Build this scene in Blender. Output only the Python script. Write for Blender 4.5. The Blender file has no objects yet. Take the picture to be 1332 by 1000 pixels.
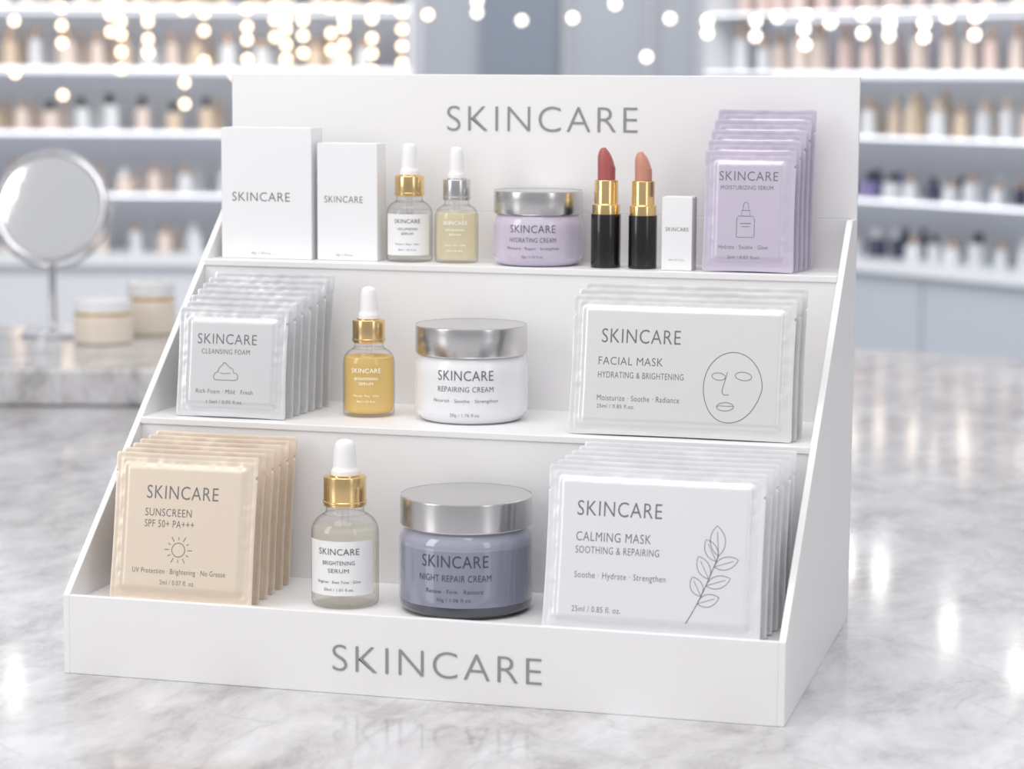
import bpy, math, random
from mathutils import Vector, noise, Matrix
random.seed(7)
scene=bpy.context.scene
scene.view_settings.view_transform='Standard'
scene.view_settings.look='None'

# ------------------------------------------------------------------ materials
def lin(c):
    return tuple(((x/255)/12.92 if x/255<=.04045 else ((x/255+.055)/1.055)**2.4) for x in c)
def mat(name,col,rough=.5,metal=0,trans=0,ior=1.45,coat=0,emit=None,estr=0,bump=None,spec=None,aniso=0):
    m=bpy.data.materials.new(name);m.use_nodes=True
    nt=m.node_tree;b=nt.nodes['Principled BSDF']
    b.inputs['Base Color'].default_value=(*lin(col),1)
    b.inputs['Roughness'].default_value=rough
    b.inputs['Metallic'].default_value=metal
    b.inputs['Transmission Weight'].default_value=trans
    b.inputs['IOR'].default_value=ior
    b.inputs['Coat Weight'].default_value=coat
    if spec is not None:b.inputs['Specular IOR Level'].default_value=spec
    if emit:
        b.inputs['Emission Color'].default_value=(*lin(emit),1);b.inputs['Emission Strength'].default_value=estr
    tc=nt.nodes.new('ShaderNodeTexCoord');n=nt.nodes.new('ShaderNodeTexNoise')
    sc,st,di=bump if bump else (60,.02,.001)
    n.inputs['Scale'].default_value=sc;n.inputs['Detail'].default_value=3
    nt.links.new(tc.outputs['Object'],n.inputs['Vector'])
    bp=nt.nodes.new('ShaderNodeBump');bp.inputs['Strength'].default_value=st;bp.inputs['Distance'].default_value=di
    nt.links.new(n.outputs['Fac'],bp.inputs['Height'])
    if trans==0 and not emit:nt.links.new(bp.outputs['Normal'],b.inputs['Normal'])
    return m
M={}
M['white']=mat('white_board',(240,239,240),.36,bump=(300,.03,.0003))
M['carton']=mat('carton_white',(240,240,242),.45,bump=(250,.03,.0003))
M['ink']=mat('ink_grey',(118,118,121),.5)
M['logo']=mat('logo_silver',(154,154,157),.38,metal=.2)
M['inkdark']=mat('ink_dark',(108,107,112),.5)
M['inkwhite']=mat('ink_white',(252,252,250),.5)
M['gold']=mat('gold',(240,208,152),.2,metal=1)
M['silver']=mat('silver',(212,211,212),.24,metal=1,bump=(120,.03,.0004))
M['chrome']=mat('chrome',(210,210,214),.12,metal=1)
M['rubber']=mat('rubber_white',(244,243,244),.4)
def thin_glass():
    m=bpy.data.materials.new('glass');m.use_nodes=True;nt=m.node_tree;L=nt.links.new
    nt.nodes.remove(nt.nodes['Principled BSDF']);out=nt.nodes['Material Output']
    tr=nt.nodes.new('ShaderNodeBsdfTransparent');gl=nt.nodes.new('ShaderNodeBsdfGlossy');gl.inputs['Roughness'].default_value=.03
    lw=nt.nodes.new('ShaderNodeLayerWeight');lw.inputs['Blend'].default_value=.35
    r=nt.nodes.new('ShaderNodeValToRGB');r.color_ramp.elements[0].position=.42;r.color_ramp.elements[0].color=(.995,.995,.995,1)
    r.color_ramp.elements[1].position=.98;r.color_ramp.elements[1].color=(.54,.55,.55,1)
    L(lw.outputs['Facing'],r.inputs['Fac']);L(r.outputs['Color'],tr.inputs['Color'])
    mr=nt.nodes.new('ShaderNodeMapRange');mr.inputs['From Min'].default_value=.3;mr.inputs['To Min'].default_value=.045;mr.inputs['To Max'].default_value=.38
    L(lw.outputs['Facing'],mr.inputs['Value'])
    mx=nt.nodes.new('ShaderNodeMixShader');L(mr.outputs[0],mx.inputs[0]);L(tr.outputs[0],mx.inputs[1]);L(gl.outputs[0],mx.inputs[2]);L(mx.outputs[0],out.inputs['Surface'])
    return m
M['glass']=thin_glass()
def liquid(name,tint,body,fac):
    # clear tinted liquid: straight-through transmission plus some scattered light
    m=bpy.data.materials.new(name);m.use_nodes=True;nt=m.node_tree;L=nt.links.new
    nt.nodes.remove(nt.nodes['Principled BSDF']);out=nt.nodes['Material Output']
    tc=nt.nodes.new('ShaderNodeTexCoord');n=nt.nodes.new('ShaderNodeTexNoise');n.inputs['Scale'].default_value=90;L(tc.outputs['Object'],n.inputs['Vector'])
    cr=nt.nodes.new('ShaderNodeValToRGB');cr.color_ramp.elements[0].color=(*lin(tuple(c*.99 for c in tint)),1);cr.color_ramp.elements[1].color=(*lin(tint),1);L(n.outputs['Fac'],cr.inputs['Fac'])
    tr=nt.nodes.new('ShaderNodeBsdfTransparent');L(cr.outputs['Color'],tr.inputs['Color'])
    df=nt.nodes.new('ShaderNodeBsdfDiffuse');df.inputs['Color'].default_value=(*lin(body),1)
    mx=nt.nodes.new('ShaderNodeMixShader');mx.inputs[0].default_value=fac;L(tr.outputs[0],mx.inputs[1]);L(df.outputs[0],mx.inputs[2]);L(mx.outputs[0],out.inputs['Surface'])
    return m
M['liq_clear']=liquid('serum_clear',(254,253,248),(254,252,242),.14)
M['liq_pale']=liquid('serum_pale',(254,250,236),(252,244,212),.38)
M['liq_amber']=liquid('serum_amber',(252,236,192),(250,222,150),.50)
M['label']=mat('label_white',(240,240,241),.5)
M['jar_white']=mat('jar_white',(236,236,239),.22,coat=.6)
M['jar_lilac']=mat('jar_lilac',(204,195,214),.2,coat=.7)
M['jar_night']=mat('jar_night',(140,143,163),.16,coat=.8)
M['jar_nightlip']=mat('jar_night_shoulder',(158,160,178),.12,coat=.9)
M['jar_smoke']=mat('jar_smoke',(70,72,80),.1,coat=.8)
M['black']=mat('black_plastic',(22,22,24),.25,coat=.4)
M['rose']=mat('lipstick_rose',(172,92,92),.35)
M['nude']=mat('lipstick_nude',(202,142,122),.35)
fb=(70,.10,.0015)
M['s_sun']=mat('foil_sand',(229,214,197),.34,metal=.22,bump=fb)
M['s_grey']=mat('foil_grey',(218,219,222),.32,metal=.25,bump=fb)
M['s_mask']=mat('foil_mask',(228,228,228),.32,metal=.25,bump=fb)
M['s_calm']=mat('foil_calm',(233,234,237),.32,metal=.2,bump=fb)
M['s_pur']=mat('foil_lilac',(207,199,217),.34,metal=.2,bump=fb)
M['bulb']=mat('bulb_glow',(255,235,205),.5,emit=(255,220,176),estr=6)
M['bulbw']=mat('bulb_glow_white',(255,250,245),.5,emit=(255,240,224),estr=5)
M['lamp']=mat('lamp_glow',(255,250,245),.5,emit=(255,248,240),estr=16)
M['led']=mat('led_strip',(255,255,255),.5,emit=(238,242,252),estr=1.1)
M['wire']=mat('wire',(150,150,155),.4)
M['shelfw']=mat('shelf_white',(224,227,231),.3)
M['wallw']=mat('wall_paint',(214,216,221),.6)
M['wallb']=mat('wall_blue',(198,203,212),.5)
M['walld']=mat('wall_slate',(152,161,176),.5)
M['cab']=mat('cabinet_grey',(184,190,199),.4)
M['cabl']=mat('cabinet_light',(212,215,220),.4)
M['floorm']=mat('floor_tile',(205,206,210),.25,bump=(4,.05,.002))
M['mirror']=mat('mirror_glass',(244,245,247),.03,metal=1)
M['creamjar']=mat('cream_jar',(238,226,210),.25,coat=.5)

def marble(name,dark,mid,light,sc):
    m=bpy.data.materials.new(name);m.use_nodes=True;nt=m.node_tree;b=nt.nodes['Principled BSDF'];L=nt.links.new
    tc=nt.nodes.new('ShaderNodeTexCoord')
    mp=nt.nodes.new('ShaderNodeMapping');mp.inputs['Rotation'].default_value=(0,0,.9);mp.inputs['Scale'].default_value=(1.5,.8,1)
    L(tc.outputs['Object'],mp.inputs['Vector'])
    n1=nt.nodes.new('ShaderNodeTexNoise');n1.inputs['Scale'].default_value=sc;n1.inputs['Detail'].default_value=10;n1.inputs['Roughness'].default_value=.7;n1.inputs['Distortion'].default_value=.3
    L(mp.outputs['Vector'],n1.inputs['Vector'])
    r=nt.nodes.new('ShaderNodeValToRGB');e=r.color_ramp.elements
    e[0].position=.34;e[0].color=(*lin(dark),1);e[1].position=.62;e[1].color=(*lin(light),1)
    k=e.new(.47);k.color=(*lin(mid),1)
    L(n1.outputs['Fac'],r.inputs['Fac'])
    n2=nt.nodes.new('ShaderNodeTexNoise');n2.inputs['Scale'].default_value=sc*.6;n2.inputs['Detail'].default_value=8;n2.inputs['Distortion'].default_value=.8
    L(mp.outputs['Vector'],n2.inputs['Vector'])
    s=nt.nodes.new('ShaderNodeMath');s.operation='SUBTRACT';s.inputs[1].default_value=.5;L(n2.outputs['Fac'],s.inputs[0])
    a=nt.nodes.new('ShaderNodeMath');a.operation='ABSOLUTE';L(s.outputs[0],a.inputs[0])
    mr=nt.nodes.new('ShaderNodeMapRange');mr.inputs['From Min'].default_value=0;mr.inputs['From Max'].default_value=.02;mr.inputs['To Min'].default_value=.3;mr.inputs['To Max'].default_value=0
    L(a.outputs[0],mr.inputs['Value'])
    mx=nt.nodes.new('ShaderNodeMix');mx.data_type='RGBA';mx.inputs[7].default_value=(*lin(dark),1)
    L(mr.outputs[0],mx.inputs[0]);L(r.outputs['Color'],mx.inputs[6]);L(mx.outputs[2],b.inputs['Base Color'])
    b.inputs['Roughness'].default_value=.095
    return m
M['marble']=marble('marble_top',(160,157,159),(194,192,194),(216,215,218),11)
M['marble2']=marble('marble_slab',(158,156,159),(200,198,200),(224,223,226),18)

# ------------------------------------------------------------------ mesh builder
class MB:
    def __init__(s):
        s.v=[];s.f=[];s.m=[];s.mats=[]
    def mi(s,k):
        if k not in s.mats:s.mats.append(k)
        return s.mats.index(k)
    def add(s,vs,fs,k):
        o=len(s.v);s.v+=[tuple(p) for p in vs];i=s.mi(k)
        for f in fs:
            s.f.append([a+o for a in f]);s.m.append(i)
    def box(s,x0,x1,y0,y1,z0,z1,k,xf=None):
        vs=[(x,y,z) for z in (z0,z1) for y in (y0,y1) for x in (x0,x1)]
        if xf:vs=[xf(*p) for p in vs]
        s.add(vs,[(0,2,3,1),(4,5,7,6),(0,1,5,4),(2,6,7,3),(0,4,6,2),(1,3,7,5)],k)
    def prism(s,poly,a0,a1,k,fn):
        n=len(poly)
        vs=[fn(p,a0) for p in poly]+[fn(p,a1) for p in poly]
        s.add(vs,[tuple(range(n))[::-1],tuple(range(n,2*n))]+[(i,(i+1)%n,(i+1)%n+n,i+n) for i in range(n)],k)
    def lathe(s,prof,cx,cy,cz,k,seg=64,xf=None):
        vs=[];fs=[];n=len(prof);idx=[]
        for (r,z) in prof:
            if r<1e-6:
                idx.append([len(vs)]*seg);vs.append((cx,cy,cz+z))
            else:
                idx.append(list(range(len(vs),len(vs)+seg)))
                for j in range(seg):
                    a=2*math.pi*j/seg;vs.append((cx+r*math.cos(a),cy+r*math.sin(a),cz+z))
        for i in range(n-1):
            A,B=idx[i],idx[i+1]
            for j in range(seg):
                q=[A[j],A[(j+1)%seg],B[(j+1)%seg],B[j]]
                u=[]
                for t in q:
                    if t not in u:u.append(t)
                if len(u)>2:fs.append(tuple(u))
        if xf:vs=[xf(*p) for p in vs]
        s.add(vs,fs,k)
    def obj(s,name,parent=None,bevel=0,smooth=True,ang=.6):
        me=bpy.data.meshes.new(name);me.from_pydata(s.v,[],s.f)
        for k in s.mats:me.materials.append(M[k])
        me.polygons.foreach_set('material_index',s.m)
        if smooth:
            me.polygons.foreach_set('use_smooth',[True]*len(s.f));me.update()
            me.set_sharp_from_angle(angle=ang)
        me.update()
        o=bpy.data.objects.new(name,me);scene.collection.objects.link(o)
        if parent:o.parent=parent
        if bevel:
            b=o.modifiers.new('bevel','BEVEL');b.width=bevel;b.segments=2;b.limit_method='ANGLE'
        return o
def empty(name,loc=(0,0,0)):
    o=bpy.data.objects.new(name,None);scene.collection.objects.link(o);o.empty_display_size=.01;return o
def fillet(pts,rs,n=5):
    out=[]
    for i,p in enumerate(pts):
        r=rs[i] if i<len(rs) else 0
        if r<=0 or i==0 or i==len(pts)-1:out.append(p);continue
        P=Vector(p);A=Vector(pts[i-1])-P;B=Vector(pts[i+1])-P
        A.normalize();B.normalize()
        for k in range(n+1):
            t=k/n
            a=P+A*r;b=P+B*r
            q=a*(1-t)**2+P*2*t*(1-t)+b*t*t
            out.append((q.x,q.y))
    return out

# ------------------------------------------------------------------ text
_cache={}
def glyphs(s,sp=1.0,off=0.0,res=4):
    key=(s,sp,off,res)
    if key in _cache:return _cache[key]
    cu=bpy.data.curves.new('tmp','FONT');cu.body=s;cu.space_character=sp;cu.offset=off;cu.resolution_u=res
    o=bpy.data.objects.new('tmp',cu);scene.collection.objects.link(o)
    dg=bpy.context.evaluated_depsgraph_get();dg.update()
    me=o.evaluated_get(dg).to_mesh()
    vs=[(v.co.x,v.co.y) for v in me.vertices];fs=[tuple(p.vertices) for p in me.polygons]
    o.evaluated_get(dg).to_mesh_clear()
    bpy.data.objects.remove(o);bpy.data.curves.remove(cu)
    _cache[key]=(vs,fs);return vs,fs
cv,_=glyphs('E');CAP=max(v[1] for v in cv)-min(v[1] for v in cv)
def text(mb,s,x,z,w,cap,k,fn,align='l',sp=1.08,off=-.006,res=3):
    vs,fs=glyphs(s,sp,off,res)
    x0=min(v[0] for v in vs);x1=max(v[0] for v in vs)
    kx=w/(x1-x0);kz=cap/CAP
    sx=x-(w/2 if align=='c' else 0)
    mb.add([fn(sx+(a-x0)*kx,z+b*kz-cap/2) for a,b in vs],fs,k)
def ribbon(mb,pts,w,k,fn,closed=False):
    n=len(pts);L=[];R=[]
    for i in range(n):
        a=Vector(pts[(i-1)%n] if (closed or i>0) else pts[i]);b=Vector(pts[(i+1)%n] if (closed or i<n-1) else pts[i])
        d=(b-a);d=d.normalized() if d.length>0 else Vector((1,0));q=Vector((-d.y,d.x))*w/2
        p=Vector(pts[i]);L.append(p+q);R.append(p-q)
    vs=[fn(p.x,p.y) for p in L]+[fn(p.x,p.y) for p in R]
    m=n if closed else n-1
    mb.add(vs,[(i+n,(i+1)%n+n,(i+1)%n,i) for i in range(m)],k)
def ell(cx,cy,a,b,rot=0,n=28,t0=0,t1=2*math.pi,close=True):
    out=[]
    for i in range(n if close else n+1):
        t=t0+(t1-t0)*i/n;x=a*math.cos(t);y=b*math.sin(t)
        out.append((cx+x*math.cos(rot)-y*math.sin(rot),cy+x*math.sin(rot)+y*math.cos(rot)))
    return out
def bez(p,n=10):
    out=[]
    for i in range(n+1):
        t=i/n;q=[Vector(a) for a in p]
        while len(q)>1:q=[q[j]*(1-t)+q[j+1]*t for j in range(len(q)-1)]
        out.append((q[0].x,q[0].y))
    return out

# ------------------------------------------------------------------ display stand
W=.42;D=.27;T=.004
Z1,Z2,Z3=.0415,.136,.2258;Y2,Y3=.105,.209;H=.3462
st=MB()
side=[(0,0),(D+T,0),(D+T,.2572),(.250,.2572),(0,.0463)]
st.prism(side,0,T,'white',lambda p,a:(a,p[0],p[1]))
st.prism(side,W-T,W,'white',lambda p,a:(a,p[0],p[1]))
e=.0001
st.box(T-e,W-T+e,0,T,0,.0463,'white')
st.box(T-e,W-T+e,T-e,Y2+e,Z1-T,Z1,'white')
st.box(T-e,W-T+e,Y2,Y2+T,Z1-T,Z2-T+e,'white')
st.box(T-e,W-T+e,Y2-.001,Y3+e,Z2-T,Z2,'white')
st.box(T-e,W-T+e,Y3,Y3+T,Z2-T,Z3-T+e,'white')
st.box(T-e,W-T+e,Y3-.001,D+e,Z3-T,Z3,'white')
st.box(T-e,W-T+e,D,D+T,0,.2572,'white')
st.box(0,W,D,D+T,.2572-e,H,'white')
stand=empty('cosmetics_display_stand')
st.obj('stand_body',stand,bevel=.0005,smooth=False)
lg=MB()
text(lg,'SKINCARE',.2252,.0208,.1212,.0152,'logo',lambda x,z:(x,-.0004,z),'c',1.15,-.014,8)
text(lg,'SKINCARE',.2145,.3177,.1275,.0165,'logo',lambda x,z:(x,D-.0004,z),'c',1.15,-.014,8)
lg.obj('stand_lettering',stand,smooth=False)
G=.0002   # resting gap
# ------------------------------------------------------------------ cartons
def carton(name,x0,x1,y0,d,z0,z1,lines):
    p=empty(name);b=MB();z0+=G;b.box(x0,x1,y0,y0+d,z0,z1,'carton')
    b.box(x0+.0004,x1-.0004,y0+.0006,y0+d-.001,z1,z1+.0004,'carton')
    b.obj('carton_body',p,bevel=.0004,smooth=False)
    t=MB()
    for s,x,z,w,c in lines:text(t,s,x,z,w,c,'ink',lambda a,b_:(a,y0-.00015,b_),'c')
    t.obj('carton_print',p,smooth=False)
carton('skincare_carton',.010,.0723,.225,.022,Z3,.3108,[('SKINCARE',.0375,.2662,.040,.0058),('50g / 1.76 fl.oz.',.0375,.2295,.0135,.0014)])
carton('skincare_carton',.0760,.1168,.226,.018,Z3,.3013,[('SKINCARE',.0940,.2655,.0262,.0042),('50g / 1.76 fl.oz.',.0945,.2295,.0115,.0013)])
carton('skincare_carton',.3055,.3245,.218,.016,Z3,.2712,[('SKINCARE',.3152,.2515,.0145,.0024),('5ml / 0.17 fl.oz.',.3152,.2325,.010,.0011)])

# ------------------------------------------------------------------ dropper bottles
def wrap(cx,cy,r,a0):
    def f(x,z):
        a=a0+x/r;return (cx+math.sin(a)*r,cy-math.cos(a)*r,z)
    return f
def dropper(name,cx,cy,z0,r,zc0,zc1,zt,liq,collar,level,label=None,lines=(),ink='ink',a0=.2):
    p=empty(name);z0+=G;h=zc0-z0;rn=r*.56
    out=fillet([(0,0),(r,0),(r,h*.86),(rn,h*.93),(rn,h)],[0,r*.16,r*.42,r*.10,0],8)
    t=.0009
    g=MB();g.lathe(out,cx,cy,z0,'glass',64)
    g.obj('glass_body',p)
    l=MB();lv=min(h*level,h*.845)
    pl=fillet([(0,.0022),(r-t,.0022),(r-t,lv),(0,lv)],[0,r*.15,.0004,0],5)
    l.lathe(pl,cx,cy,z0,liq,64);l.obj('serum',p)
    c=MB();rc=r*.63;hc=zc1-zc0
    c.lathe(fillet([(0,0),(rc,0),(rc,hc),(rc*.72,hc),(rc*.72,hc+.0006),(0,hc+.0006)],[0,.0005,.0007,0,0,0],3),cx,cy,zc0,collar,48)
    c.lathe([(rc*1.005,hc*.08),(rc*1.04,hc*.1),(rc*1.04,hc*.16),(rc*1.005,hc*.18)],cx,cy,zc0,collar,48)
    c.obj('collar',p)
    b=MB();hb=zt-zc1;rb=rc*.56
    b.lathe(fillet([(0,0),(rb*1.15,0),(rb*1.15,hb*.12),(rb*1.0,hb*.22),(rb*.88,hb*.80),(rb*.70,hb),(0,hb)],[0,0,.0006,.001,.002,rb*.55,0],6),cx,cy,zc1+.0004,'rubber',40)
    b.obj('rubber_bulb',p)
    d=MB();d.lathe([(0,lv+.0002),(.0018,lv+.0002),(.0018,h*.99),(0,h*.99)],cx,cy,z0,'glass',16);d.obj('pipette',p)
    t_=MB()
    if label:
        la,lb,half=label;f=wrap(cx,cy,r+.00012,a0);n=30;vs=[];
        for i in range(n+1):
            x=(-half+2*half*i/n)*r
            vs+=[f(x,la),f(x,lb)]
        t_.add(vs,[(2*i,2*i+2,2*i+3,2*i+1) for i in range(n)],'label')
    f=wrap(cx,cy,r+.0003,a0)
    for s,z,w,cp in lines:text(t_,s,0,z,w,cp,ink,f,'c',1.05,0.0)
    t_.obj('label_print',p,smooth=True,ang=3)
dropper('serum_dropper_bottle',.1352,.237,Z3,.0150,.268,.2812,.3016,'liq_clear','gold',.72,(.2305,.2570,1.1),
  [('SKINCARE',.2525,.0175,.0026),('VOLUMIZING',.2475,.0135,.0015),('SERUM',.2445,.008,.0015),('Moisture · Repair · Glow',.2378,.016,.0011),('30ml / 1.01 fl.oz.',.2342,.012,.0011)],'inkdark')
dropper('serum_dropper_bottle',.1670,.237,Z3,.0140,.266,.2794,.2996,'liq_pale','silver',.80,None,
  [('SKINCARE',.2520,.0165,.0024),('NOURISHING',.2475,.0125,.0014),('SERUM',.2445,.008,.0014),('Nourish · Firm · Glow',.2378,.014,.0011),('30ml / 1.01 fl.oz.',.2342,.011,.0011)],'inkwhite')
dropper('serum_dropper_bottle',.1347,.155,Z2,.0160,.1815,.1958,.2156,'liq_amber','gold',.81,None,
  [('SKINCARE',.1655,.0190,.0027),('BRIGHTENING',.1605,.0150,.0016),('SERUM',.1575,.009,.0016),('Nourish · Firm · Glow',.1500,.0165,.0012),('30ml / 1.01 fl.oz.',.1465,.012,.0012)],'inkwhite')
dropper('serum_dropper_bottle',.1567,.045,Z1,.0195,.0993,.1167,.1373,'liq_clear','gold',.78,(.0500,.0815,1.15),
  [('SKINCARE',.0755,.0250,.0036),('BRIGHTENING',.0690,.0195,.0023),('SERUM',.0645,.0125,.0023),('Brighten · Even Tone · Glow',.0580,.0270,.0016),('30ml / 1.01 fl.oz.',.0535,.0180,.0016)],'inkdark',.12)

# ------------------------------------------------------------------ cream jars
def jar(name,cx,cy,z0,r,zl,zt,body,lines,a0=.15,ink='ink',base=None,rl=None):
    p=empty(name);z0+=G;h=zl-z0;rl=rl or r*.985
    b=MB()
    bh=h*.15 if base else 0
    if base:
        b.lathe(fillet([(0,.0005),(r*.86,0),(r*.985,bh*.35),(r,bh),(0,bh)],[0,.0015,.002,0,0],6),cx,cy,z0,base,96)
        b.lathe([(0,bh),(r,bh),(r,h*.80)],cx,cy,z0,body,96)
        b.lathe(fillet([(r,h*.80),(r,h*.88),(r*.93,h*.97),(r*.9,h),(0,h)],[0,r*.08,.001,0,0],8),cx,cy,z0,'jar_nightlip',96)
    else:
        b.lathe(fillet([(0,.0006),(r*.86,0),(r,h*.13),(r,h*.85),(r*.93,h*.97),(r*.9,h),(0,h)],[0,.002,r*.09,r*.16,.001,0,0],8),cx,cy,z0,body,96)
    b.obj('jar_body',p)
    l=MB();hl=zt-zl
    l.lathe(fillet([(0,0),(rl*.985,0),(rl,.0008),(rl,hl*.98),(rl*.985,hl),(0,hl)],[0,0,0,.0007,.0007,0],4),cx,cy,zl,'silver',96)
    l.obj('lid',p)
    t=MB();f=wrap(cx,cy,r+.0002,a0)
    for s,z,w,cp in lines:text(t,s,0,z,w,cp,ink,f,'c',1.06)
    t.obj('jar_print',p,smooth=True,ang=3)
M['ink_night']=mat('ink_night',(76,76,88),.5)
jar('cream_jar',.2264,.0555,Z1,.0385,.0908,.1078,'jar_night',
  [('SKINCARE',.0755,.0395,.0068),('NIGHT REPAIR CREAM',.0660,.0430,.0037),('Renew · Firm · Restore',.0585,.0335,.0024),('50g / 1.06 fl oz.',.0537,.0205,.0019)],.10,'ink_night','jar_smoke')
jar('cream_jar',.1992,.160,Z2,.0348,.1768,.1945,'jar_white',
  [('SKINCARE',.1665,.0350,.0060),('REPAIRING CREAM',.1582,.0350,.0032),('Nourish · Soothe · Strengthen',.1512,.0410,.0021),('50g / 1.76 fl.oz.',.1425,.0185,.0019)],.17,'inkdark')
jar('cream_jar',.2206,.2395,Z3,.0288,.2585,.2732,'jar_lilac',
  [('SKINCARE',.2500,.0300,.0048),('HYDRATING CREAM',.2430,.0305,.0030),('Moisture · Repair · Strengthen',.2378,.0345,.0018),('50g / 1.76 fl.oz.',.2325,.0140,.0016)],.12,'inkdark')

# ------------------------------------------------------------------ lipsticks
def lipstick(name,cx,cy,r,zg,zb,zt,col):
    p=empty(name);z0=Z3+G
    b=MB();hb=zg-z0
    b.lathe(fillet([(0,0),(r,0),(r,hb),(0,hb)],[0,.0005,.0004,0],3),cx,cy,z0,'black',48)
    b.obj('case',p)
    g=MB();hg=zb-zg
    g.lathe(fillet([(0,0),(r*.93,0),(r*.93,hg*.28),(r*.80,hg*.30),(r*.80,hg),(r*.66,hg),(r*.66,hg-.001),(0,hg-.001)],[0,0,.0004,.0002,.0005,0,0,0],3),cx,cy,zg,'gold',48)
    g.obj('gold_tube',p)
    k=MB();seg=40;rb=r*.60;hs=zt-zb;vs=[];fs=[]
    N=18
    for i in range(N+1):
        t=i/N
        if t<.5: rr=rb
        else:
            s=(t-.5)/.5;rr=rb*math.sqrt(max(0,1-s**2.4))
        z=hs*t-.0015
        for j in range(seg):
            a=2*math.pi*j/seg;x=rr*math.cos(a);y=rr*math.sin(a)
            cut=0
            if t>=.4:cut=(x/rb+.1)*hs*.24*min(1,(t-.4)/.3)
            vs.append((cx+x-(.0016*max(0,t-.5)),cy+y,zb+z-max(-.0004,cut)+.0015*t))
    for i in range(N):
        for j in range(seg):fs.append((i*seg+j,i*seg+(j+1)%seg,(i+1)*seg+(j+1)%seg,(i+1)*seg+j))
    fs.append(tuple(N*seg+j for j in range(seg)))
    k.add(vs,fs,col);k.obj('bullet',p,ang=1.2)
lipstick('lipstick',.2674,.229,.0094,.2596,.2809,.3017,'rose')
lipstick('lipstick',.2911,.229,.0090,.2592,.2806,.2994,'nude')

# ------------------------------------------------------------------ sachets
def sstep(a,b,x):
    t=max(0,min(1,(x-a)/(b-a)));return t*t*(3-2*t)
def sachet(parent,x0,w,h,yb,zb,lean,k,th=.0022,seed=0,draw=None):
    Nu=int(w/.0011);Nw=int(h/.0011)
    sl=.0050;rp=.0042
    cl,sn=math.cos(lean),math.sin(lean)
    def loc(u,v,n):
        return (x0+w/2+u, yb+v*sn-n*cl, zb+v*cl+n*sn)
    m=MB();front=[];back=[]
    for j in range(Nw+1):
        b=j/Nw;v=b*h
        for i in range(Nu+1):
            a=-1+2*i/Nu;u=a*w/2
            pin=.0006*math.sin(math.pi*b)
            uu=u-math.copysign(pin,a)*abs(a)**6 if a else u
            vv=v-(.0004*math.cos(a*math.pi/2))*(1 if b>.5 else -1)*abs(2*b-1)**8
            cr=.0018
            ex=abs(u)-(w/2-cr);ey=max(v-(h-cr),cr-v)
            if ex>0 and ey>0:
                L=math.hypot(ex,ey)
                if L>cr:
                    uu-=math.copysign((ex-ex*cr/L),u);vv-=(ey-ey*cr/L)*(1 if b>.5 else -1)
            if abs(a)>.995 and (abs(b-.86)<.6/Nw):uu-=math.copysign(.0014,a)
            dx=w/2-abs(u);dy=min(v,h-v);d=min(dx,dy)
            s=sstep(sl,sl+rp,dx)*sstep(sl,sl+rp,dy)
            ridge=.0004*math.exp(-((d-sl+.0006)/.0007)**2)+.00025*math.exp(-((d-.0012)/.0008)**2)
            env=(1-s)
            nz=noise.noise(Vector((u*190+seed*7,v*190,seed*3.1)))*.00035*env*sstep(0,.003,d) if env>0 else 0
            cr_=0
            if env>0:
                cr_=.0003*noise.noise(Vector((u*330,seed*2.3,0)))*sstep(sl*.8,sl,dy)*(1-sstep(sl,sl+.006,dy)) if dy<dx else .0003*noise.noise(Vector((v*330,seed*1.3,5)))*(1-sstep(sl,sl+.005,dx))*sstep(sl*.8,sl,dx)
            wav=.0004*math.sin(u*90+seed)*abs(2*b-1)**4*env
            nf=.0003+th*s+ridge+nz+wav+cr_
            nb=-.0003-th*.7*s-nz*.5+wav
            front.append(loc(uu,vv,nf));back.append(loc(uu,vv,nb))
    n=len(front);R=Nu+1;fs=[]
    for j in range(Nw):
        for i in range(Nu):
            q=(j*R+i,j*R+i+1,(j+1)*R+i+1,(j+1)*R+i)
            fs.append(q);fs.append(tuple(t+n for t in q[::-1]))
    for i in range(Nu):
        fs.append((i,i+n,i+1+n,i+1));t=Nw*R;fs.append((t+i,t+i+1,t+i+1+n,t+i+n))
    for j in range(Nw):
        a,b=j*R,(j+1)*R;fs.append((a,b,b+n,a+n));a+=Nu;b+=Nu;fs.append((a,a+n,b+n,b))
    m.add(front+back,fs,k);m.obj('sachet',parent,ang=1.0)
    if draw:
        t=MB()
        def fn(x,z):return loc((x-.5)*w,z*h,.0003+th+.00012)
        draw(t,lambda s,fx,fv,fw,cap,ink='ink':text(t,s,fx,fv,fw,cap/h,ink,fn),
             lambda pts,closed=False,lw=.0004:ribbon(t,pts,lw,'ink',lambda x,z:loc(x-w/2,z,.0003+th+.00012),closed),w,h)
        t.obj('sachet_print',parent,smooth=False)
def draw_sun(t,tx,rb,w,h):
    tx('SKINCARE',.24,.74,.50,.0076);tx('SUNSCREEN',.235,.605,.325,.0044);tx('SPF 50+ PA+++',.235,.53,.345,.0042)
    tx('UV Protection · Brightening · No Grease',.165,.215,.65,.0030);tx('2ml / 0.07 fl. oz.',.36,.14,.245,.0027)
    c=(w*.48,h*.36);rb(ell(*c,.0040,.0040),True)
    for i in range(12):
        a=i*math.pi/6;r0,r1=.0056,.0085 if i%2==0 else .0073
        rb([(c[0]+r0*math.cos(a),c[1]+r0*math.sin(a)),(c[0]+r1*math.cos(a),c[1]+r1*math.sin(a))])
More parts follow.
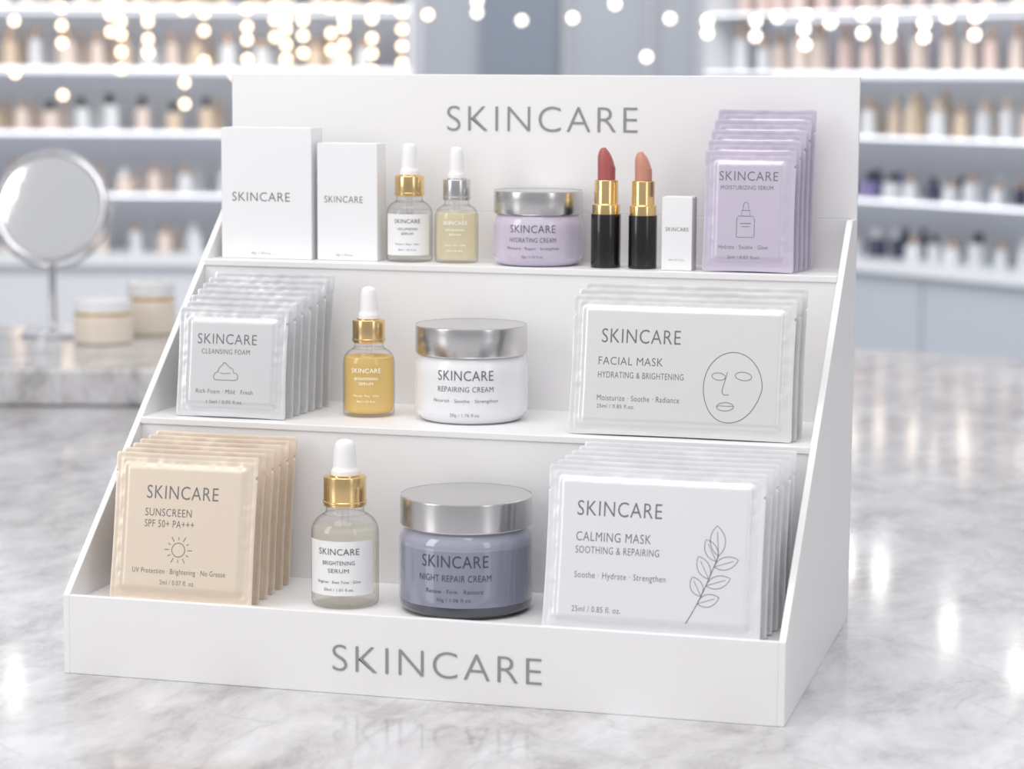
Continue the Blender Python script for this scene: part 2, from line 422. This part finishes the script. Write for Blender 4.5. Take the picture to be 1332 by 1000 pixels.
def draw_foam(t,tx,rb,w,h):
    tx('SKINCARE',.19,.715,.54,.0062);tx('CLEANSING FOAM',.23,.60,.44,.0030)
    tx('Rich Foam · Mild · Fresh',.19,.235,.52,.0026);tx('1.5ml / 0.05 fl.oz.',.29,.14,.33,.0021)
    cx,cz=w*.46,h*.40
    pts=bez([(-.0062,-.004),(-.0095,-.004),(-.008,.001),(-.005,.0008)])+bez([(-.005,.0008),(-.006,.004),(-.002,.0045),(-.0015,.0068)])+bez([(-.0015,.0068),(.001,.006),(.0012,.004),(.003,.0035)])+bez([(.003,.0035),(.0055,.003),(.004,.0008),(.0055,.0005)])+bez([(.0055,.0005),(.0085,.0005),(.0085,-.004),(.0058,-.004)])
    rb([(cx+a,cz+b) for a,b in pts],True,.00035)
    rb([(cx+a,cz+b) for a,b in bez([(-.004,.0005),(-.001,-.001),(.001,.001),(.003,.0)])],False,.0003)
def draw_mask(t,tx,rb,w,h):
    tx('SKINCARE',.14,.71,.355,.0082);tx('FACIAL MASK',.13,.53,.29,.0046);tx('HYDRATING & BRIGHTENING',.13,.43,.385,.0036)
    tx('Moisturize · Soothe · Radiance',.13,.265,.37,.0033);tx('25ml / 0.85 fl.oz.',.13,.205,.17,.0022)
    cx,cz=w*.735,h*.37
    def o(p):return [(cx+a,cz+b) for a,b in p]
    out=[]
    for i in range(48):
        a=2*math.pi*i/48;r=1-.10*max(0,-math.sin(a))*abs(math.cos(a))**1.5
        out.append((.0172*r*math.cos(a)-.002*max(0,-math.sin(a)),.0205*math.sin(a)))
    rb(o(out),True,.0004)
    rb(o(ell(-.0085,.0062,.0040,.0021,-.1)),True,.00035);rb(o(ell(.0060,.0068,.0048,.0024,-.1)),True,.00035)
    rb(o(bez([(-.0035,.009),(-.0045,.003),(-.0065,-.002),(-.0075,-.0035),(-.0055,-.0055),(-.002,-.004)],14)),False,.00035)
    rb(o(ell(-.0040,-.0112,.0050,.0024,.05)),True,.00035)
    rb(o(bez([(-.009,-.0112),(-.006,-.010),(-.004,-.0118),(-.001,-.010),(.001,-.011)],10)),False,.0003)
def draw_calm(t,tx,rb,w,h):
    tx('SKINCARE',.145,.745,.39,.0082);tx('CALMING MASK',.145,.575,.345,.0050);tx('SOOTHING & REPAIRING',.145,.495,.385,.0039)
    tx('Soothe · Hydrate · Strengthen',.145,.345,.42,.0034);tx('25ml / 0.85 fl. oz.',.14,.14,.225,.0031)
    stem=bez([(w*.665,h*.09),(w*.74,h*.26),(w*.77,h*.40),(w*.80,h*.50)],20);rb(stem,False,.00045)
    def leaf(bx,bz,ang,L,wd):
        d=Vector((math.cos(ang),math.sin(ang)));q=Vector((-d.y,d.x));B=Vector((bx,bz));tip=B+d*L
        s1=bez([B,B+d*L*.3+q*wd,B+d*L*.75+q*wd*.8,tip],9);s2=bez([tip,B+d*L*.75-q*wd*.8,B+d*L*.3-q*wd,B],9)
        rb(s1+s2[1:-1],True,.00035);rb([tuple(B),tuple(B+d*L*.8)],False,.0003)
    leaf(*stem[20],1.66,.0165,.0062)
    for i,(sd),L in ((18,1,.0130),(16,-1,.014),(12,1,.0135),(10,-1,.0140),(7,1,.0115),(5,-1,.0125)):
        leaf(*stem[i],1.25+sd*.92-(.12 if sd>0 else 0),L,.0050)
def draw_pur(t,tx,rb,w,h):
    tx('SKINCARE',.17,.79,.64,.0056);tx('MOISTURIZING SERUM',.19,.695,.57,.0025)
    tx('Hydrate · Soothe · Glow',.18,.205,.54,.0024);tx('2ml / 0.07 fl.oz.',.28,.12,.36,.0020)
    cx,cz=w*.47,h*.42
    def o(p):return [(cx+a,cz+b) for a,b in p]
    rb(o([(-.0052,-.010),(.0052,-.010),(.0055,-.0095),(.0055,.001),(.0045,.003),(-.0045,.003),(-.0055,.001),(-.0055,-.0095)]),True,.0003)
    rb(o([(-.0026,.003),(.0026,.003),(.0026,.0065),(-.0026,.0065)]),True,.0003)
    rb(o([(-.0018,.0065),(.0018,.0065),(.0016,.009)]+bez([(.0016,.009),(.0016,.0125),(-.0016,.0125),(-.0016,.009)],8)),True,.0003)
    rb(o([(-.0034,-.0015),(.0034,-.0015)]),False,.0004);rb(o([(-.0026,-.0035),(.0026,-.0035)]),False,.0003)

def stack(name,n,x0,dx,w,dw,h,dh,yb,dy,zb,lean,k,draw,th=.0022):
    p=empty(name)
    for i in range(n):
        sachet(p,x0+dx*i+random.uniform(-.0004,.0004)*(i>0),w+dw*i,h+dh*i,yb+dy*i,zb+.0005,lean,k,th,i+len(name),draw if i==0 else None)
stack('sunscreen_sachet_stack',6,.0228,-.0010,.0882,.0006,.0865,.0005,.0135,.0135,Z1,.17,'s_sun',draw_sun)
stack('cleansing_foam_sachet_stack',7,.0225,-.0006,.0715,.0016,.0670,.0028,.1155,.0108,Z2,.13,'s_grey',draw_foam)
stack('facial_mask_sachet_stack',3,.2715,.0018,.1325,.0003,.0820,.0030,.1150,.0075,Z2,.16,'s_mask',draw_mask,.0024)
stack('calming_mask_sachet_stack',6,.2825,.0014,.1215,.0002,.0915,.0010,.0120,.0110,Z1,.18,'s_calm',draw_calm,.0024)
stack('moisturizing_serum_sachet_stack',5,.3315,.0004,.0570,.0013,.0745,.0062,.2160,.0085,Z3,.07,'s_pur',draw_pur,.0020)

# ------------------------------------------------------------------ shop axes are turned relative to the stand
CX,CY,CZ=.59923,-1.24076,.34341;YAW=-.26095;PIT=-.12721;ROL=.00613;F=3105.88
def S(u,v,z):
    return (CX+u*math.cos(YAW)+v*math.sin(YAW),CY-u*math.sin(YAW)+v*math.cos(YAW),z)

# counter
cp=[(-2.5,.45),(1.08,.45),(1.10,1.4),(1.06,2.0),(.96,2.4),(.82,2.72),(.634,2.96),(.452,3.08),(.2,3.12),(-2.5,3.12)]
c=MB()
c.prism(cp,-.035,0,'marble',lambda p,a:S(p[0],p[1],a))
cb=[(-2.4,.55),(1.0,.55),(1.02,1.4),(.98,1.95),(.88,2.35),(.75,2.62),(.58,2.85),(.42,2.98),(.2,3.02),(-2.4,3.02)]
c.prism(cb,-.92,-.035,'cabl',lambda p,a:S(p[0],p[1],a))
c.obj('marble_counter',bevel=.003,smooth=False)
sl=MB()
sl.box(-1.6,-.22,2.48,2.92,.0005,.040,'marble2',S)
sl.obj('marble_slab',bevel=.004,smooth=False)

# vanity mirror
p=empty('vanity_mirror')
m=MB();bx,by,bz=S(-.541,2.80,.0402)
m.lathe(fillet([(0,0),(.039,0),(.039,.003),(.030,.006),(.006,.010),(.0042,.016),(.0042,.085),(0,.085)],[0,.001,.001,.004,.004,0,0,0],5),bx,by,bz,'chrome',48)
m.obj('mirror_base',p)
mc=Vector((bx,by,bz+.152));R0=.063
yw=-YAW-.06
ax=Vector((math.cos(yw),math.sin(yw),0));up=Vector((0,0,1))
nn=Vector((math.sin(yw),-math.cos(yw),0));tl=.25
up2=(up*math.cos(tl)+(-nn)*math.sin(tl));n2=(nn*math.cos(tl)+up*math.sin(tl))
def mx(x,y,z):
    q=mc+ax*x+up2*y+n2*z;return tuple(q)
m=MB()
prof=[];
for i in range(13):
    a=2*math.pi*i/12;prof.append((R0+.0045*math.cos(a),.0045*math.sin(a)))
m.lathe(prof,0,0,0,'chrome',72,mx);m.obj('mirror_ring',p)
m=MB();m.lathe([(0,.0012),(R0-.001,.0012),(R0-.001,-.0012),(0,-.0012)],0,0,0,'mirror',72,mx);m.obj('mirror_disc',p,ang=.3)
m=MB()
n=30;vs=[];fs=[]
for i in range(n+1):
    a=math.pi+math.pi*i/n
    for j in range(8):
        b=2*math.pi*j/8;r=R0+.0085+.0022*math.cos(b)
        q=mc+ax*(r*math.cos(a))+up*(r*math.sin(a))+nn*(.0022*math.sin(b));vs.append(tuple(q))
for i in range(n):
    for j in range(8):fs.append((i*8+j,i*8+(j+1)%8,(i+1)*8+(j+1)%8,(i+1)*8+j))
m.add(vs,fs,'chrome')
for sgn in (-1,1):
    m.lathe([(0,-.004),(.004,-.004),(.004,.004),(0,.004)],sgn*(R0+.0075),0,0,'chrome',16,mx)
m.obj('mirror_yoke',p)

def bgjar(u,v,r,h,lidk,bodyk):
    p=empty('cosmetic_jar');x,y,_=S(u,v,0)
    m=MB();m.lathe(fillet([(0,0),(r,0),(r,h*.6),(r*.9,h*.66),(0,h*.66)],[0,.004,.005,0,0],5),x,y,.0402,bodyk,48)
    m.obj('jar_body',p)
    m=MB();m.lathe(fillet([(0,h*.66),(r*.96,h*.66),(r*.96,h),(0,h)],[0,0,.002,0],4),x,y,.0402,lidk,48);m.obj('lid',p)
    m=MB();m.lathe([(r*.965,h*.66),(r*.985,h*.67),(r*.985,h*.72),(r*.965,h*.73)],x,y,.0402,'gold',48);m.obj('lid_band',p)
bgjar(-.470,2.73,.034,.050,'rubber','creamjar')
bgjar(-.430,2.83,.029,.062,'jar_white','creamjar')

# ------------------------------------------------------------------ shop shell
f=MB();f.box(-5,5,-2.5,11,-.94,-.92,'floorm',S);f.obj('floor',smooth=False)
f=MB();f.box(-5,5,10,10.1,-.92,2.2,'wallb',S)
f.obj('wall_back',smooth=False)
f=MB()
for a,b,k in ((-1.0,-.42,'wallw'),(-.13,.17,'walld'),(.20,.22,'wallw'),(.55,.57,'wallw'),(.75,1.4,'wallw')):
    f.box(a,b,9.94,9.999,-.92,2.2,k,S)
f.obj('wall_panel_trim',smooth=False)
f=MB();f.box(-4,-.24,6.32,6.4,-.92,2.2,'wallw',S);f.obj('wall_left',smooth=False)
def SR(a,b,z):
    return S(.52+.594*a+.804*b,6.5-.804*a+.594*b,z)
f=MB();f.box(-.02,3.2,.30,.38,-.92,2.2,'wallw',SR);f.obj('wall_right',smooth=False)
SZ=[-.10,.050,.207,.367,.520,.68,.84]
def shelving(name,fr,a0,a1,cabk):
    s=MB()
    for z in SZ[1:]:
        s.box(a0,a1,0,.28,z-.008,z,'shelfw',fr)
        s.box(a0,a1,-.004,-.0001,z-.007,z-.0005,'led',fr)
        s.box(a0,a1,.24,.27,z-.016,z-.0085,'led',fr)
    s.box(a0,a1,-.06,.29,-.125,-.10,'shelfw',fr)
    s.box(a0,a1,-.04,.29,-.90,-.125,cabk,fr)
    n=int((a1-a0)/.42)
    for i in range(n+1):
        x=a0+(a1-a0)*i/n
        s.box(x-.002,x+.002,-.043,-.0405,-.88,-.14,'wire',fr)
    for x in (a0,a1):s.box(x-.005,x+.005,.0,.28,-.10,.84,'shelfw',fr)
    s.obj(name,smooth=False)
shelving('display_shelving',lambda a,b,z:S(a,6.02+b,z),-3.4,-.26,'cabl')
shelving('display_shelving',SR,0,3.0,'cab')
M['b_nude']=mat('bottle_nude',(232,216,206),.2,coat=.5)
M['b_amber']=mat('bottle_amber',(220,200,178),.2,coat=.5)
M['b_pink']=mat('bottle_pink',(230,206,200),.2,coat=.5)
M['b_clear']=mat('bottle_frost',(224,227,231),.2,coat=.5)
M['b_dark']=mat('bottle_dark',(72,74,96),.2,coat=.5)
M['b_purple']=mat('bottle_purple',(140,130,178),.2,coat=.5)
M['b_capg']=mat('cap_rosegold',(218,188,166),.25,metal=.6)
def bottles(name,fr,a0,a1,rows):
    b=MB();rnd=random.Random(len(name)*31+int(a1*10))
    for z,h0,pal,caps,gap in rows:
        a=a0+.04
        while a<a1-.04:
            r=rnd.uniform(.016,.024);h=h0*rnd.uniform(.8,1.15)
            seg=rnd.choice((14,14,4));k=rnd.choice(pal);ck=rnd.choice(caps)
            x,y,_=fr(a,.07+rnd.uniform(0,.02),0)
            b.lathe([(0,0),(r,0),(r,h*.62),(r*.45,h*.70),(0,h*.70)],x,y,z+.0003,k,seg)
            b.lathe([(r*.5,h*.68),(r*.5,h),(0,h)],x,y,z,ck,seg)
            if rnd.random()<.6:
                x,y,_=fr(a+.02,.16,0);b.lathe([(0,0),(r,0),(r,h*.62),(r*.45,h*.70),(r*.45,h),(0,h)],x,y,z+.0003,k,seg)
            a+=gap*rnd.uniform(.8,1.25)
    b.obj(name,ang=.7)
LF=lambda a,b,z:S(a,6.02+b,z)
bottles('cosmetic_bottle_rows',LF,-3.3,-.3,[(SZ[0],.07,['b_clear','b_nude','b_clear','b_dark'],['shelfw','b_capg'],.085),(SZ[1],.075,['b_clear','b_nude','b_clear'],['b_capg','shelfw'],.085),
  (SZ[2],.085,['b_nude','b_clear','b_amber'],['black','b_capg','black'],.09),(SZ[3],.09,['b_nude','b_amber','b_clear'],['b_capg'],.066),(SZ[4],.08,['b_amber','b_nude'],['b_capg'],.07)])
bottles('cosmetic_bottle_rows',SR,.02,3.0,[(SZ[0],.07,['b_clear','b_clear','b_dark'],['b_capg','black','shelfw'],.075),(SZ[1],.065,['b_dark','b_purple','b_clear','b_dark'],['black','b_capg'],.07),
  (SZ[2],.10,['b_nude','b_amber','b_clear'],['b_capg','b_amber'],.078),(SZ[3],.115,['b_nude','b_pink','b_clear'],['b_capg'],.078),(SZ[4],.10,['b_pink','b_nude'],['b_capg'],.08)])

def strands(name,cols,k,r):
    s=MB()
    for u,v,zs in cols:
        x,y,_=S(u,v,0);zt=1.3
        s.lathe([(.0008,min(zs)),(.0008,zt)],x,y,0,'wire',6)
        for z in zs:
            s.lathe([(r*math.sin(math.pi*i/8),-r*math.cos(math.pi*i/8)) for i in range(9)],x,y,z,k,16)
    s.obj(name)
strands('string_lights',[(-.913,5.6,(.505,.47,.44,.40,.36)),(-.85,5.6,(.49,.47,.43,.40)),(-.72,5.6,(.49,.45,.38)),(-.62,5.6,(.50,.46,.43,.385)),(-.53,5.6,(.50,.478,.455,.42,.385)),(-.49,5.6,(.495,.475,.44,.40)),
  (-.395,5.6,(.50,.48,.46,.42,.385,.36)),(-.33,5.6,(.50,.48,.435,.40,.36)),(-.20,5.6,(.49,)),(-1.05,5.6,(.50,.46,.42,.30)),(-1.16,5.6,(.47,.35)),(-.78,5.7,(.50,.33,.28)),(-.66,5.7,(.35,)),(-.97,5.8,(.52,.49,.45)),(-.575,5.8,(.51,.48,.44)),(-.44,5.8,(.51,.45,.41)),(-.27,5.8,(.50,.46,.42,.38))],'bulb',.0085)
strands('string_lights',[(.33,6.0,(.40,)),(.25,6.0,(.53,)),(.56,5.6,(.48,.445)),(.61,5.6,(.49,)),(.66,5.5,(.46,)),(.72,5.5,(.475,)),(.78,5.4,(.49,.45)),(.84,5.4,(.47,)),(.90,5.3,(.47,.44)),(.95,5.3,(.485,)),(1.0,5.2,(.49,)),(1.1,5.1,(.46,)),(.02,6.5,(.5,)),(-.1,6.5,(.55,.52)),(.15,6.2,(.50,)),(.40,6.2,(.50,)),(.48,6.0,(.49,.46)),(.70,5.8,(.50,.43)),(.87,5.6,(.50,.45)),(1.05,5.5,(.49,.45))],'bulbw',.010)
strands('pendant_lights',[(.672,4.7,(.616,)),(.74,4.7,(.635,)),(1.02,4.7,(.826,)),(.88,4.7,(.742,)),(-1.0,4.7,(.868,)),(-.86,4.7,(.70,))],'lamp',.015)

# ------------------------------------------------------------------ lights + world
def area(name,loc,target,size,sy,power,col=(1,1,1)):
    l=bpy.data.lights.new(name,'AREA');l.shape='RECTANGLE';l.size=size;l.size_y=sy;l.energy=power;l.color=col
    o=bpy.data.objects.new(name,l);scene.collection.objects.link(o);o.location=loc
    o.rotation_euler=(Vector(target)-Vector(loc)).to_track_quat('-Z','Y').to_euler();return o
area('overhead_key_softbox',(.15,-.5,1.6),(.2,.1,.1),1.3,1.0,13.2,(1,.99,.98))  # added key softbox above the stand, emulating the bright shop
area('added_softbox_left',(-1.3,-1.3,.9),(.2,.1,.15),.6,1.4,11.8,(1,.985,.97))  # added off-frame softbox, not a window: front-left shading and lid reflections
area('added_softbox_right',(1.9,-1.2,.8),(.2,.1,.15),.4,1.3,3.5)  # added narrow softbox off-frame, to reflect in the silver lids
area('shop_fill_left',S(-1.0,4.3,2.0),S(-1.0,6.1,.2),2.6,.6,38)  # added unseen fill, brightens the left shelving
area('shop_fill_right',S(.6,4.2,2.0),S(1.2,6.0,.1),2.0,.6,34)  # unseen fill added to lift the right shelving and cabinets
area('shop_fill_back',S(.1,8.3,2.1),S(.1,10,.4),2.0,.6,19)  # unseen fill added to lighten the back wall
w=bpy.data.worlds.new('shop_world');scene.world=w;w.use_nodes=True;nt=w.node_tree
bg=nt.nodes['Background'];tc=nt.nodes.new('ShaderNodeTexCoord');sp=nt.nodes.new('ShaderNodeSeparateXYZ');rp=nt.nodes.new('ShaderNodeValToRGB')
nt.links.new(tc.outputs['Generated'],sp.inputs[0]);nt.links.new(sp.outputs['Z'],rp.inputs['Fac'])
e=rp.color_ramp.elements;e[0].position=0;e[0].color=(.50,.50,.512,1);e[1].position=.7;e[1].color=(.96,.96,.967,1)
nt.links.new(rp.outputs['Color'],bg.inputs['Color']);bg.inputs['Strength'].default_value=.81

# ------------------------------------------------------------------ camera
cd=bpy.data.cameras.new('camera');cam=bpy.data.objects.new('camera',cd);scene.collection.objects.link(cam)
cd.sensor_width=36;cd.lens=F/1332*36;cd.clip_start=.05;cd.clip_end=100
fw=Vector((math.sin(YAW)*math.cos(PIT),math.cos(YAW)*math.cos(PIT),math.sin(PIT)))
r=Vector((math.cos(YAW),-math.sin(YAW),0));u=r.cross(fw)
r2=r*math.cos(ROL)+u*math.sin(ROL);u2=-r*math.sin(ROL)+u*math.cos(ROL)
mt=Matrix((r2,u2,-fw)).transposed().to_4x4();mt.translation=Vector((CX,CY,CZ));cam.matrix_world=mt
cd.dof.use_dof=True;cd.dof.focus_distance=1.40;cd.dof.aperture_fstop=8.8
scene.camera=cam
